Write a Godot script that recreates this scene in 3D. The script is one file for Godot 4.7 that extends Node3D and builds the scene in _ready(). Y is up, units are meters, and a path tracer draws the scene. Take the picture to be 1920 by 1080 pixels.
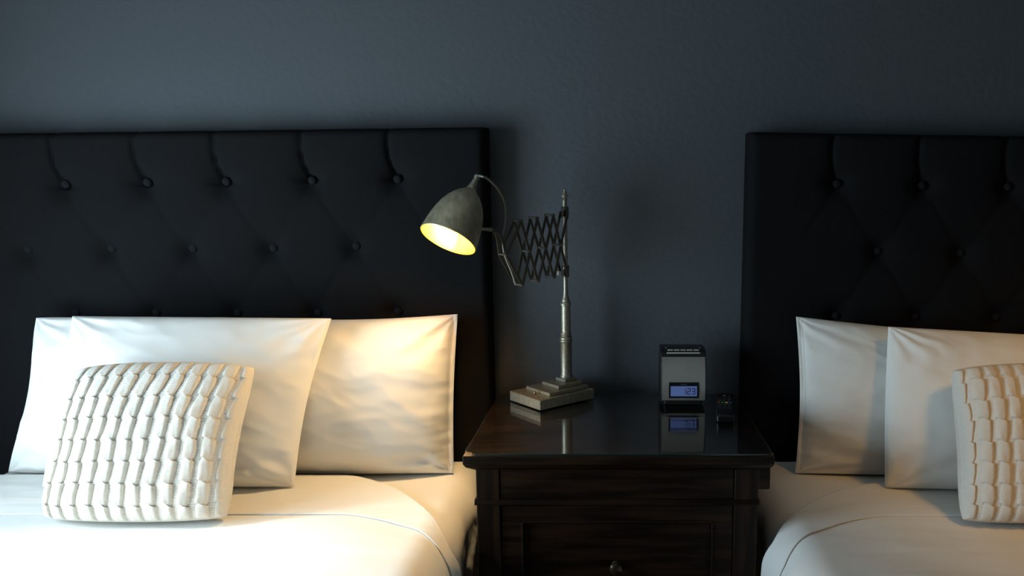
extends Node3D
# A dim hotel bedroom: two beds with tufted headboards, a nightstand between them, a lit scissor-arm lamp.

# ---------------------------------------------------------------- mesh accumulator
class Mb:
	var v := PackedVector3Array()
	var n := PackedVector3Array()
	var uv := PackedVector2Array()
	var idx := PackedInt32Array()

	func tri(a: int, b: int, c: int) -> void:
		# front faces run clockwise: (c - a) x (b - a) looks along the normal
		var nn := (v[c] - v[a]).cross(v[b] - v[a])
		if nn.dot(n[a] + n[b] + n[c]) >= 0.0:
			idx.append(a); idx.append(b); idx.append(c)
		else:
			idx.append(a); idx.append(c); idx.append(b)

	# pts: nu * nv points, row by row (v outer); out: a point the surface faces away from, or flip the sign
	func grid(pts: PackedVector3Array, nu: int, nv: int, uvs: PackedVector2Array, sgn := 1.0, wrap := false) -> void:
		var o := v.size()
		for j in nv:
			for i in nu:
				var il := maxi(i - 1, 0)
				var ir := mini(i + 1, nu - 1)
				if wrap and (i == 0 or i == nu - 1):
					il = nu - 2
					ir = 1
				var du := pts[j * nu + ir] - pts[j * nu + il]
				var dv := pts[mini(j + 1, nv - 1) * nu + i] - pts[maxi(j - 1, 0) * nu + i]
				var nn := du.cross(dv)
				if nn.length_squared() < 1e-18:
					nn = Vector3.UP
				v.append(pts[j * nu + i])
				n.append(nn.normalized() * sgn)
				uv.append(uvs[j * nu + i])
		for j in nv - 1:
			for i in nu - 1:
				var a := o + j * nu + i
				tri(a, a + 1, a + nu)
				tri(a + 1, a + nu + 1, a + nu)

	func poly(pts: Array, centre: Vector3) -> void:
		var nn: Vector3 = (pts[1] - pts[0]).cross(pts[2] - pts[0])
		if nn.length_squared() < 1e-20 and pts.size() > 3:
			nn = (pts[2] - pts[0]).cross(pts[3] - pts[0])
		nn = nn.normalized()
		var mid := Vector3.ZERO
		for p in pts:
			mid += p
		mid /= pts.size()
		if nn.dot(mid - centre) < 0.0:
			nn = -nn
		var o := v.size()
		for p in pts:
			v.append(p)
			n.append(nn)
			uv.append(Vector2(p.x + p.z * 0.37, p.y + p.z))
		for k in range(1, pts.size() - 1):
			tri(o, o + k, o + k + 1)

	# a box with chamfered edges
	func box(xf: Transform3D, size: Vector3, b := 0.002) -> void:
		var h := size * 0.5
		b = minf(b, minf(h.x, minf(h.y, h.z)) * 0.95)
		var c := xf.origin
		for ax in 3:
			var p := (ax + 1) % 3
			var q := (ax + 2) % 3
			for s in [-1.0, 1.0]:
				var f: Array = []
				for k in [[-1, -1], [1, -1], [1, 1], [-1, 1]]:
					var w := Vector3.ZERO
					w[ax] = s * h[ax]
					w[p] = k[0] * (h[p] - b)
					w[q] = k[1] * (h[q] - b)
					f.append(xf * w)
				poly(f, c)
			for sp in [-1.0, 1.0]:
				for sq in [-1.0, 1.0]:
					var e: Array = []
					for k in [[-1, 0], [1, 0], [1, 1], [-1, 1]]:
						var w := Vector3.ZERO
						w[ax] = k[0] * (h[ax] - b)
						w[p] = sp * (h[p] - (b if k[1] else 0.0))
						w[q] = sq * (h[q] - (0.0 if k[1] else b))
						e.append(xf * w)
					poly(e, c)
		for sx in [-1.0, 1.0]:
			for sy in [-1.0, 1.0]:
				for sz in [-1.0, 1.0]:
					poly([xf * Vector3(sx * h.x, sy * (h.y - b), sz * (h.z - b)), xf * Vector3(sx * (h.x - b), sy * h.y, sz * (h.z - b)), xf * Vector3(sx * (h.x - b), sy * (h.y - b), sz * h.z)], c)

	func span(lo: Vector3, hi: Vector3, b := 0.002) -> void:
		box(Transform3D(Basis(), (lo + hi) * 0.5), hi - lo, b)

	# profile: Vector2(radius, height along the local y)
	func lathe(xf: Transform3D, prof: Array, segs := 32) -> void:
		for k in prof.size() - 1:
			var a: Vector2 = prof[k]
			var b: Vector2 = prof[k + 1]
			var t := (b - a)
			if t.length() < 1e-7:
				continue
			var n0 := Vector2(t.y, -t.x).normalized()
			var na := n0
			var nb := n0
			if k > 0:
				var tp: Vector2 = a - prof[k - 1]
				if tp.length() > 1e-7:
					var np := Vector2(tp.y, -tp.x).normalized()
					if np.dot(n0) > 0.72:
						na = (n0 + np).normalized()
			if k < prof.size() - 2:
				var tn: Vector2 = prof[k + 2] - b
				if tn.length() > 1e-7:
					var nx := Vector2(tn.y, -tn.x).normalized()
					if nx.dot(n0) > 0.72:
						nb = (n0 + nx).normalized()
			var o := v.size()
			for s in segs + 1:
				var th := TAU * s / segs
				var cd := Vector3(cos(th), 0, sin(th))
				v.append(xf * (cd * a.x + Vector3(0, a.y, 0)))
				n.append((xf.basis * (cd * na.x + Vector3(0, na.y, 0))).normalized())
				uv.append(Vector2(float(s) / segs * 0.2, a.y))
				v.append(xf * (cd * b.x + Vector3(0, b.y, 0)))
				n.append((xf.basis * (cd * nb.x + Vector3(0, nb.y, 0))).normalized())
				uv.append(Vector2(float(s) / segs * 0.2, b.y))
			for s in segs:
				var i := o + s * 2
				if a.x > 1e-6:
					tri(i, i + 2, i + 1)
				if b.x > 1e-6:
					tri(i + 2, i + 3, i + 1)

	func tube(path: Array, r: float, segs := 10, closed := false) -> void:
		var m := path.size()
		var side := Vector3.ZERO
		var rows: Array = []
		for k in m:
			var t: Vector3
			if closed:
				t = path[(k + 1) % m] - path[(k + m - 1) % m]
			else:
				t = path[mini(k + 1, m - 1)] - path[maxi(k - 1, 0)]
			t = t.normalized()
			if k == 0:
				side = t.cross(Vector3.UP if absf(t.y) < 0.9 else Vector3.RIGHT).normalized()
			side = (side - t * side.dot(t)).normalized()
			rows.append([path[k], side, t.cross(side)])
		if closed:
			rows.append(rows[0])
		var o := v.size()
		for k in rows.size():
			for s in segs + 1:
				var th := TAU * s / segs
				var d: Vector3 = rows[k][1] * cos(th) + rows[k][2] * sin(th)
				v.append(rows[k][0] + d * r)
				n.append(d)
				uv.append(Vector2(float(s) / segs * r * 6.0, k * 0.01))
		for k in rows.size() - 1:
			for s in segs:
				var a := o + k * (segs + 1) + s
				tri(a, a + 1, a + segs + 1)
				tri(a + 1, a + segs + 2, a + segs + 1)
		if not closed:
			for e in [0, m - 1]:
				var ring: Array = []
				for s in segs:
					var th := TAU * s / segs
					ring.append(rows[e][0] + (rows[e][1] * cos(th) + rows[e][2] * sin(th)) * r)
				poly(ring, rows[1 if e == 0 else m - 2][0])

	# a closed outline in the local xy plane, given thickness along z from 0 to depth, chamfered at both rims
	func slab(xf: Transform3D, outline: PackedVector2Array, depth: float, b := 0.0006) -> void:
		var m := outline.size()
		var c2 := Vector2.ZERO
		for p in outline:
			c2 += p
		c2 /= m
		var rings: Array = []
		for lev in [[0.0, b], [b, 0.0], [depth - b, 0.0], [depth, b]]:
			var ring: Array = []
			for k in m:
				var p := outline[k]
				var t := (outline[(k + 1) % m] - outline[(k + m - 1) % m]).normalized()
				var q := Vector2(t.y, -t.x)
				if q.dot(p - c2) < 0.0:
					q = -q
				p -= q * lev[1]
				ring.append(xf * Vector3(p.x, p.y, lev[0]))
			rings.append(ring)
		var c: Vector3 = xf * Vector3(c2.x, c2.y, depth * 0.5)
		for l in 3:
			for k in m:
				var k2 := (k + 1) % m
				var mid: Vector3 = (rings[l][k] + rings[l + 1][k2]) * 0.5
				poly([rings[l][k], rings[l][k2], rings[l + 1][k2], rings[l + 1][k]], c.lerp(mid, 0.6) if l != 1 else xf * Vector3(((outline[k] + outline[k2]) * 0.5).lerp(c2, 0.02).x, ((outline[k] + outline[k2]) * 0.5).lerp(c2, 0.02).y, depth * 0.5))
		poly(rings[0], c)
		poly(rings[3], c)

	func mesh() -> ArrayMesh:
		var a := []
		a.resize(Mesh.ARRAY_MAX)
		a[Mesh.ARRAY_VERTEX] = v
		a[Mesh.ARRAY_NORMAL] = n
		a[Mesh.ARRAY_TEX_UV] = uv
		a[Mesh.ARRAY_INDEX] = idx
		var m := ArrayMesh.new()
		m.add_surface_from_arrays(Mesh.PRIMITIVE_TRIANGLES, a)
		return m


# ---------------------------------------------------------------- scene helpers
var used := {}
var M := {}


func numbered(called: String) -> String:
	var k: int = used.get(called, 0)
	used[called] = k + 1
	return called if k == 0 else "%s_%03d" % [called, k]


func tag(o: Node3D, label: String, category: String, group := "") -> Node3D:
	o.set_meta("label", label)
	o.set_meta("category", category)
	if group:
		o.set_meta("group", group)
	return o


func thing(called: String, label: String, category: String, at := Vector3.ZERO, group := "") -> Node3D:
	var o := Node3D.new()
	o.name = numbered(called)
	add_child(o)
	o.position = at
	return tag(o, label, category, group)


# commits a mesh as one node; the mesh is written in world metres and moved to its parent's own axes
func obj(called: String, b, mat: Material, parent: Node3D = self) -> MeshInstance3D:
	var o := MeshInstance3D.new()
	o.name = numbered(called) if parent == self else called
	o.mesh = b.mesh() if b is Mb else b
	o.material_override = mat
	o.cast_shadow = GeometryInstance3D.SHADOW_CASTING_SETTING_ON
	parent.add_child(o, true)
	var off := Vector3.ZERO
	var p: Node = parent
	while p is Node3D and p != self:
		off += (p as Node3D).position
		p = p.get_parent()
	if b is Mb:
		o.position = -off
	return o


func struct(called: String, b: Mb, mat: Material) -> MeshInstance3D:
	var o := obj(called, b, mat)
	o.set_meta("kind", "structure")
	return o


func lin(r: float, g: float, b: float) -> Color:
	return Color(r, g, b).linear_to_srgb()


func mat(col: Color, rough: float, metal := 0.0) -> StandardMaterial3D:
	var m := StandardMaterial3D.new()
	m.albedo_color = col
	m.roughness = rough
	m.metallic = metal
	return m


func bump(size: int, f: Callable, strength: float) -> ImageTexture:
	var im := Image.create(size, size, false, Image.FORMAT_RGBA8)
	for y in size:
		for x in size:
			var h := clampf(f.call(float(x) / size, float(y) / size), 0.0, 1.0)
			im.set_pixel(x, y, Color(h, h, h))
	im.bump_map_to_normal_map(strength)
	return ImageTexture.create_from_image(im)


func noise_tex(freq: float, a: Color, b: Color, oct := 4, sd := 1, lo := 0.25, hi := 0.75) -> NoiseTexture2D:
	var t := NoiseTexture2D.new()
	var f := FastNoiseLite.new()
	f.seed = sd
	f.frequency = freq
	f.fractal_octaves = oct
	t.noise = f
	t.width = 512
	t.height = 512
	t.seamless = true
	var r := Gradient.new()
	r.set_color(0, a)
	r.set_color(1, b)
	r.set_offset(0, lo)
	r.set_offset(1, hi)
	t.color_ramp = r
	return t


func with_normal(m: StandardMaterial3D, t: Texture2D, amount: float, scale: Vector3, triplanar := false) -> StandardMaterial3D:
	m.normal_enabled = true
	m.normal_texture = t
	m.normal_scale = amount
	m.uv1_scale = scale
	m.uv1_triplanar = triplanar
	return m


func materials() -> void:
	var weave := bump(64, func(x, y): return 0.5 + 0.25 * sin(x * TAU * 8.0) * sin(y * TAU * 8.0) + 0.2 * sin(x * TAU * 8.0 + y * TAU * 8.0), 2.0)
	var stitch := bump(128, func(x, y):
		var c := fmod(x * 8.0, 1.0)
		var leg := absf(c - 0.5) * 2.0
		return 0.15 + 0.85 * pow(absf(sin(PI * (y * 8.0 + leg * 0.55))), 0.6) * (0.35 + 0.65 * pow(absf(sin(PI * c * 2.0)), 0.5)), 3.0)
	var pebble := bump(128, func(x, y): return 0.5 + 0.5 * sin(x * TAU * 16.0) * sin(y * TAU * 16.0), 3.0)
	M.wall = mat(lin(0.086, 0.096, 0.106), 0.62)
	M.wall.metallic_specular = 0.25
	var rough_noise := NoiseTexture2D.new()
	var fn := FastNoiseLite.new()
	fn.frequency = 0.05
	fn.fractal_octaves = 3
	rough_noise.noise = fn
	rough_noise.seamless = true
	rough_noise.as_normal_map = true
	rough_noise.bump_strength = 3.0
	with_normal(M.wall, rough_noise, 0.18, Vector3(1.4, 1.4, 1.4), true)
	M.side_wall = mat(lin(0.16, 0.17, 0.18), 0.9)
	M.ceiling = mat(lin(0.40, 0.40, 0.39), 0.95)
	M.floor = mat(lin(0.045, 0.040, 0.036), 0.95)
	M.trim = mat(lin(0.05, 0.055, 0.06), 0.5)
	M.window = mat(lin(0.6, 0.6, 0.58), 0.5)
	M.blind = mat(lin(0.30, 0.30, 0.29), 0.9)
	M.pane = mat(Color(0.5, 0.55, 0.55, 0.01), 0.02)
	M.pane.transparency = BaseMaterial3D.TRANSPARENCY_ALPHA
	M.felt = mat(lin(0.0100, 0.0105, 0.0113), 0.92)
	M.felt.metallic_specular = 0.15
	with_normal(M.felt, weave, 0.5, Vector3(60, 60, 60))
	M.felt_button = mat(lin(0.013, 0.014, 0.016), 0.9)
	M.felt_button.metallic_specular = 0.15
	M.cotton = mat(lin(0.80, 0.785, 0.74), 0.9)
	M.cotton.metallic_specular = 0.2
	with_normal(M.cotton, weave, 0.25, Vector3(70, 70, 70))
	M.sheet = mat(lin(0.80, 0.785, 0.745), 0.88)
	M.sheet.metallic_specular = 0.2
	with_normal(M.sheet, weave, 0.2, Vector3(70, 70, 70))
	M.seam = mat(lin(0.72, 0.70, 0.66), 0.9)
	M.base = mat(lin(0.02, 0.02, 0.022), 0.9)
	M.knit = mat(lin(0.74, 0.69, 0.61), 0.95)
	M.knit.metallic_specular = 0.15
	with_normal(M.knit, stitch, 0.9, Vector3(36, 28, 1))
	M.wood_x = wood(Vector3(1.1, 13.0, 13.0), 3)
	M.wood_y = wood(Vector3(13.0, 1.1, 13.0), 5)
	M.worn = mat(lin(0.20, 0.135, 0.075), 0.6)
	M.glass = mat(Color(0.10, 0.16, 0.13, 0.01), 0.012)
	M.glass.transparency = BaseMaterial3D.TRANSPARENCY_ALPHA
	M.glass.metallic_specular = 0.5
	M.glass_edge = mat(lin(0.010, 0.022, 0.017), 0.12)
	M.knob = mat(lin(0.045, 0.032, 0.018), 0.28, 0.6)
	# aged nickel and brass
	M.metal = mat(Color.WHITE, 0.46, 0.9)
	M.metal.albedo_texture = noise_tex(0.02, lin(0.34, 0.32, 0.25), lin(0.46, 0.43, 0.34), 5, 7, 0.3, 0.7)
	M.metal.uv1_triplanar = true
	M.metal.uv1_scale = Vector3(9, 9, 9)
	M.shade = mat(Color.WHITE, 0.46, 0.85)
	M.shade.albedo_texture = noise_tex(0.016, lin(0.46, 0.40, 0.26), lin(0.68, 0.61, 0.44), 5, 9, 0.3, 0.7)
	M.shade.uv1_triplanar = true
	M.shade.uv1_scale = Vector3(6, 3, 6)
	M.lining = mat(lin(0.88, 0.52, 0.05), 0.42, 0.88)
	M.dark_metal = mat(lin(0.15, 0.14, 0.112), 0.32, 0.9)
	M.pin = mat(lin(0.42, 0.40, 0.34), 0.32, 0.95)
	M.steel = mat(lin(0.62, 0.62, 0.60), 0.35, 0.6)
	M.copper = mat(lin(0.50, 0.27, 0.15), 0.35, 0.9)
	M.cord = mat(lin(0.20, 0.195, 0.175), 0.45, 0.4)
	M.bulb = mat(lin(0.9, 0.85, 0.7), 0.4)
	M.bulb.emission_enabled = true
	M.bulb.emission = lin(1.0, 0.72, 0.36)
	M.bulb.emission_energy_multiplier = 7.0
	M.black = mat(lin(0.006, 0.006, 0.0065), 0.3)
	M.black_matte = mat(lin(0.008, 0.008, 0.008), 0.6)
	M.grille = mat(lin(0.22, 0.21, 0.18), 0.45, 0.75)
	with_normal(M.grille, pebble, 0.9, Vector3(38, 38, 38))
	M.silver = mat(lin(0.75, 0.73, 0.66), 0.3, 0.7)
	M.screen = mat(lin(0.05, 0.07, 0.14), 0.3)
	M.screen.emission_enabled = true
	M.screen.emission = lin(0.20, 0.32, 0.80)
	M.screen.emission_energy_multiplier = 0.22
	M.digit = mat(lin(0.008, 0.012, 0.05), 0.6)
	M.print = mat(lin(0.16, 0.15, 0.14), 0.5)
	M.rubber = mat(lin(0.012, 0.012, 0.012), 0.7)


func wood(scale: Vector3, sd: int) -> StandardMaterial3D:
	var m := mat(Color.WHITE, 0.38)
	m.albedo_texture = noise_tex(0.012, lin(0.007, 0.0036, 0.0021), lin(0.024, 0.0115, 0.006), 6, sd, 0.3, 0.72)
	m.uv1_triplanar = true
	m.uv1_scale = scale * 0.45
	m.metallic_specular = 0.28
	return m


# ---------------------------------------------------------------- the place
func _ready() -> void:
	# camera
	var cam := Camera3D.new()
	cam.name = "camera"
	add_child(cam)
	var near := 0.05
	cam.position = Vector3(0, 1.29, 2.19)
	cam.rotation_degrees = Vector3(-8.5, 0, 0)
	cam.set_frustum(near * 1080.0 / 1400.0, Vector2(near * -189.0 / 1400.0, near * 42.0 / 1400.0), near, 60.0)
	cam.current = true
	# sky and exposure
	var we := WorldEnvironment.new()
	we.name = "environment"
	var env := Environment.new()
	env.background_mode = Environment.BG_SKY
	var sky := Sky.new()
	var sm := ProceduralSkyMaterial.new()
	sm.sky_top_color = Color(0.55, 0.68, 0.85)
	sm.sky_horizon_color = Color(0.80, 0.86, 0.92)
	sm.ground_bottom_color = Color(0.50, 0.52, 0.52)
	sm.ground_horizon_color = Color(0.70, 0.73, 0.75)
	sm.energy_multiplier = 1.6
	sky.sky_material = sm
	env.sky = sky
	env.tonemap_mode = Environment.TONE_MAPPER_LINEAR
	env.tonemap_exposure = 1.0
	env.sdfgi_enabled = true
	env.ssao_enabled = true
	env.ssil_enabled = true
	we.environment = env
	add_child(we)
	# hazy daylight through the unseen left window, placed to light the left bed
	var sun := DirectionalLight3D.new()
	sun.name = "sun"
	sun.light_color = Color(0.92, 0.98, 1.0)
	sun.light_energy = 2.6
	sun.light_angular_distance = 14.0
	sun.shadow_enabled = true
	sun.sky_mode = DirectionalLight3D.SKY_MODE_LIGHT_ONLY
	add_child(sun)
	sun.look_at_from_position(Vector3.ZERO, Vector3(0.86, -0.53, -0.16))
	var day := AreaLight3D.new()  # unseen panel at the window opening, throws soft daylight on the left bed
	day.name = "unseen_window_daylight"
	day.light_color = Color(0.84, 0.94, 1.0)
	day.light_energy = 4.9
	day.area_size = Vector2(1.0, 1.2)
	day.area_range = 12.0
	day.shadow_enabled = true
	add_child(day)
	day.look_at_from_position(Vector3(-1.98, 0.86, 1.26), Vector3(0.0, 0.86, 1.26))

	materials()
	room()
	headboards()
	bed(-1.065, 1.0)
	bed(1.07, -1.0)
	nightstand()
	pillows()
	lamp()
	clock()
	remote()
	unseen_downlight(Vector3(1.35, 2.6, 1.75), Vector3(1.25, 0.5, 0.45))


func room() -> void:
	var b := Mb.new()
	b.span(Vector3(-2.150, 0, -0.12), Vector3(2.8, 2.6, 0), 0.0)
	struct("wall_back", b, M.wall)
	b = Mb.new()
	b.span(Vector3(2.7, 0, 0), Vector3(2.82, 2.6, 4.6), 0.0)
	struct("wall_right", b, M.side_wall)
	b = Mb.new()
	b.span(Vector3(-2.150, 0, 4.6), Vector3(2.82, 2.6, 4.72), 0.0)
	struct("wall_front", b, M.side_wall)
	# out-of-view window wall, set close so daylight fades rightwards: four pieces round the opening
	b = Mb.new()
	var z0 := 0.72
	var z1 := 1.80
	var y0 := 0.12
	var y1 := 2.2
	b.span(Vector3(-2.170, 0, 0), Vector3(-2.050, 2.6, z0), 0.0)
	b.span(Vector3(-2.170, 0, z1), Vector3(-2.050, 2.6, 4.6), 0.0)
	b.span(Vector3(-2.170, 0, z0), Vector3(-2.050, y0, z1), 0.0)
	b.span(Vector3(-2.170, y1, z0), Vector3(-2.050, 2.6, z1), 0.0)
	struct("wall_left", b, M.side_wall)
	b = Mb.new()
	b.span(Vector3(-2.170, -0.1, -0.12), Vector3(2.82, 0, 4.72), 0.0)
	struct("floor", b, M.floor)
	b = Mb.new()
	b.span(Vector3(-2.170, 2.6, -0.12), Vector3(2.82, 2.7, 4.72), 0.0)
	struct("ceiling", b, M.ceiling)
	b = Mb.new()
	b.span(Vector3(-2.050, 0, 0), Vector3(2.7, 0.1, 0.012), 0.003)
	struct("baseboard_back", b, M.trim)
	var w := Node3D.new()  # window out of view, placed to send daylight across the left bed
	w.name = "window_1"
	w.set_meta("kind", "structure")
	add_child(w)
	b = Mb.new()
	b.span(Vector3(-2.150, y0, z0), Vector3(-2.080, y0 + 0.05, z1), 0.003)
	b.span(Vector3(-2.150, y1 - 0.05, z0), Vector3(-2.080, y1, z1), 0.003)
	b.span(Vector3(-2.150, y0, z0), Vector3(-2.080, y1, z0 + 0.05), 0.003)
	b.span(Vector3(-2.150, y0, z1 - 0.05), Vector3(-2.080, y1, z1), 0.003)
	obj("window_frame", b, M.window, w)
	b = Mb.new()
	b.span(Vector3(-2.122, y0 + 0.05, z0 + 0.05), Vector3(-2.118, y1 - 0.05, z1 - 0.05), 0.0)
	obj("pane", b, M.pane, w)
	# unseen roller blind, placed to shut out daylight from the upper part of the window
	var rb := thing("unseen_roller_blind", "unseen opaque roller blind left of the beds, placed to keep the daylight low", "blind", Vector3(-2.040, 2.2, 2.0))
	b = Mb.new()
	b.span(Vector3(-2.038, 1.48, z0 - 0.04), Vector3(-2.034, 2.22, z1 + 0.04), 0.0)
	obj("cloth", b, M.blind, rb)
	b = Mb.new()
	b.span(Vector3(-2.044, 1.465, z0 - 0.04), Vector3(-2.028, 1.485, z1 + 0.04), 0.003)
	obj("bottom_bar", b, M.window, rb)
	b = Mb.new()
	b.tube([Vector3(-2.022, 2.22, z0 - 0.05), Vector3(-2.022, 2.22, z1 + 0.05)], 0.024, 20)
	obj("roller", b, M.blind, rb)


# ---------------------------------------------------------------- headboards
func headboards() -> void:
	var left := [Vector2(-1.537, 1.331), Vector2(-1.307, 1.336), Vector2(-1.085, 1.338), Vector2(-0.844, 1.341), Vector2(-0.604, 1.345),
		Vector2(-1.662, 1.149), Vector2(-1.425, 1.152), Vector2(-1.194, 1.152), Vector2(-0.965, 1.153), Vector2(-0.729, 1.158),
		Vector2(-1.546, 0.967), Vector2(-1.314, 0.967), Vector2(-1.079, 0.967), Vector2(-0.848, 0.967), Vector2(-0.618, 0.970)]
	var right := []
	for p in left:
		right.append(Vector2(0.379 - 0.353 - p.x, p.y - 0.013 + (p.x + 0.353) * 0.0022))
	headboard(-1.82, -0.353, 1.487, 0.0129, -0.353, left, "tall charcoal tufted fabric headboard behind the brightly lit bed")
	headboard(0.379, 1.846, 1.4735, -0.0150, 0.379, right, "tall near-black fabric headboard behind the shadowed bed")


func headboard(x0: float, x1: float, top: float, slope: float, xe: float, buttons: Array, label: String) -> void:
	var t := thing("headboard", label, "headboard", Vector3((x0 + x1) * 0.5, 0.0, 0.0), "upholstered headboards")
	var nu := 260
	var nv := 180
	var y0 := 0.20
	var w := x1 - x0
	var h := top - y0
	var fr := 0.088
	var nz := FastNoiseLite.new()
	nz.seed = 4
	nz.frequency = 5.0
	var face := func(x: float, y: float) -> float:
		var z := 0.0
		for k in buttons.size():
			var p: Vector2 = buttons[k]
			var dx := x - p.x
			var dy := y - p.y
			if absf(dx) > 0.30 or absf(dy) > 0.30:
				continue
			var d2 := dx * dx + dy * dy
			z -= 0.020 * exp(-d2 / 0.0011) + 0.008 * exp(-d2 / 0.008)
			if k < 5 and dy > 0.0:
				var f := dy / (top - p.y)
				var gx := dx + 0.022 * sin(PI * clampf(f, 0, 1) * 0.75)
				z -= (0.017 * exp(-absf(gx) / 0.006) + 0.006 * exp(-gx * gx / 0.002)) * (1.0 - 0.25 * f)
			elif dy < 0.0 and dy > -0.20:
				# soft folds that run on a slant to the buttons of the row below
				for s in [-1.0, 1.0]:
					var e: float = absf(dx - s * 0.118 * (-dy / 0.186))
					z -= 0.0030 * 0.6 * exp(-e * e / 0.00012) * exp(-pow((dy + 0.08) / 0.09, 2))
		return z + 0.0015 * nz.get_noise_2d(x * 1.0, y)
	var pts := PackedVector3Array()
	var uvs := PackedVector2Array()
	var r := 0.024
	for j in nv:
		for i in nu:
			var fu := float(i) / (nu - 1)
			var fv := float(j) / (nv - 1)
			fu = fu - 0.9 * sin(TAU * fu) / TAU * 0.35
			fv = fv - 0.9 * sin(TAU * fv) / TAU * 0.35
			var x := x0 + w * fu
			var y := y0 + h * fv
			var z: float = fr + face.call(x, y)
			for e in [x - x0, x1 - x, top - y]:
				if e < r:
					z -= r - sqrt(maxf(r * r - (r - e) * (r - e), 0.0))
			pts.append(Vector3(x, y + slope * (x - xe) * fv, z))
			uvs.append(Vector2(x, y))
	var b := Mb.new()
	b.grid(pts, nu, nv, uvs)
	# sides and back
	for side in 4:
		var sp := PackedVector3Array()
		var su := PackedVector2Array()
		var m := nu if side < 2 else nv
		for lev in 2:
			for k in m:
				var p: Vector3
				match side:
					0: p = pts[k]
					1: p = pts[(nv - 1) * nu + k]
					2: p = pts[k * nu]
					3: p = pts[k * nu + nu - 1]
				if lev == 1:
					p.z = 0.004
				sp.append(p)
				su.append(Vector2(p.x + p.z, p.y))
		b.grid(sp, m, 2, su, -1.0 if side == 1 or side == 2 else 1.0)
	b.poly([Vector3(x0, y0, 0.004), Vector3(x1, y0, 0.004), Vector3(x1, top + slope * (x1 - xe), 0.004), Vector3(x0, top + slope * (x0 - xe), 0.004)], Vector3(x0 + 0.5, 1, 0.05))
	obj("upholstery", b, M.felt, t)
	for p in buttons:
		b = Mb.new()
		var zf: float = fr + face.call(p.x, p.y)
		var xf := Transform3D(Basis(Vector3.RIGHT, PI / 2), Vector3(p.x, p.y, zf - 0.002))
		b.lathe(xf, [Vector2(0.0112, 0), Vector2(0.0122, 0.004), Vector2(0.0114, 0.0068), Vector2(0.0088, 0.009), Vector2(0.005, 0.0102), Vector2(0, 0.0106)], 18)
		obj("button", b, M.felt_button, t)
	for s in [0.2, 0.8]:
		b = Mb.new()
		b.span(Vector3(x0 + w * s - 0.04, 0, 0.014), Vector3(x0 + w * s + 0.04, 0.21, 0.05), 0.004)
		obj("leg", b, M.base, t)


# ---------------------------------------------------------------- beds
const TOP := 0.530
const HALF := 0.700


# the outline of the mattress across the bed, s from 0 (left side, low) to 1 (right side, low), pushed out by off
func section(xc: float, s: float, off: float, low: float) -> Array:
	var r := 0.085
	var side := TOP - r - low
	var arc := r * PI / 2
	var flat := HALF * 2 - 2 * r
	var total := 2 * side + 2 * arc + flat
	var d := s * total
	var p := Vector2.ZERO
	var n := Vector2.ZERO
	if d < side:
		p = Vector2(-HALF, low + d); n = Vector2(-1, 0)
	elif d < side + arc:
		var a := (d - side) / r
		n = Vector2(-cos(a), sin(a)); p = Vector2(-HALF + r, TOP - r) + n * r
	elif d < side + arc + flat:
		p = Vector2(-HALF + r + d - side - arc, TOP); n = Vector2(0, 1)
	elif d < side + 2 * arc + flat:
		var a := (d - side - arc - flat) / r
		n = Vector2(sin(a), cos(a)); p = Vector2(HALF - r, TOP - r) + n * r
	else:
		p = Vector2(HALF, TOP - r - (d - side - 2 * arc - flat)); n = Vector2(1, 0)
	p += n * off
	return [Vector3(p.x + xc, p.y, 0), Vector3(n.x, n.y, 0), d]


func fold_line(x: float, lit: bool) -> float:
	# x runs from the bed's middle (0) out to the side by the nightstand (0.7)
	var u := clampf((x - 0.33) / 0.37, 0.0, 1.0)
	if lit:
		return 0.25 + 0.35 * pow(u, 1.7)
	return 0.30 + 0.26 * pow(u, 1.7)


func hem_line(x: float, lit: bool) -> float:
	var u := clampf((x - 0.40) / 0.30, 0.0, 1.0)
	if lit:
		return 0.49 + 0.15 * pow(u, 1.8)
	return 0.50 + 0.16 * pow(u, 1.8)


func cloth_sheet(xc: float, inner: float, lit: bool, low: float, off: float, off_end: float, from: Callable, to: Callable, nv: int, amp: float, sd: int) -> Mb:
	var nz := FastNoiseLite.new()
	nz.seed = sd
	nz.frequency = 1.0
	nz.fractal_octaves = 3
	var nu := 220
	var pts := PackedVector3Array()
	var uvs := PackedVector2Array()
	for j in nv:
		var f := float(j) / (nv - 1)
		for i in nu:
			var e := section(xc, float(i) / (nu - 1), lerpf(off, off_end, f), low)
			var p: Vector3 = e[0]
			var n: Vector3 = e[1]
			var x: float = (p.x - xc) * inner
			var z: float = lerpf(from.call(x), to.call(x), f)
			var rip := amp * nz.get_noise_3d(p.x * 2.2, p.y * 7.0, z * 9.0)
			# down the side the cloth hangs in soft upright folds
			var hang := clampf((TOP - 0.03 - p.y) / 0.15, 0.0, 1.0)
			rip += hang * (0.007 * sin(z * 26.0 + 2.0 * nz.get_noise_2d(z * 3.0, 5.0)) + 0.004)
			# rounded leading edge: the cloth rises from what lies below within the first centimetre
			var lead := clampf((z - from.call(x)) / 0.015, 0.0, 1.0)
			rip -= off * 0.75 * (1.0 - sqrt(1.0 - (1.0 - lead) * (1.0 - lead))) if lead < 1.0 else 0.0
			p += n * rip
			pts.append(Vector3(p.x, p.y, z))
			uvs.append(Vector2(e[2], z))
	var b := Mb.new()
	b.grid(pts, nu, nv, uvs, -1.0)
	return b


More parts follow.
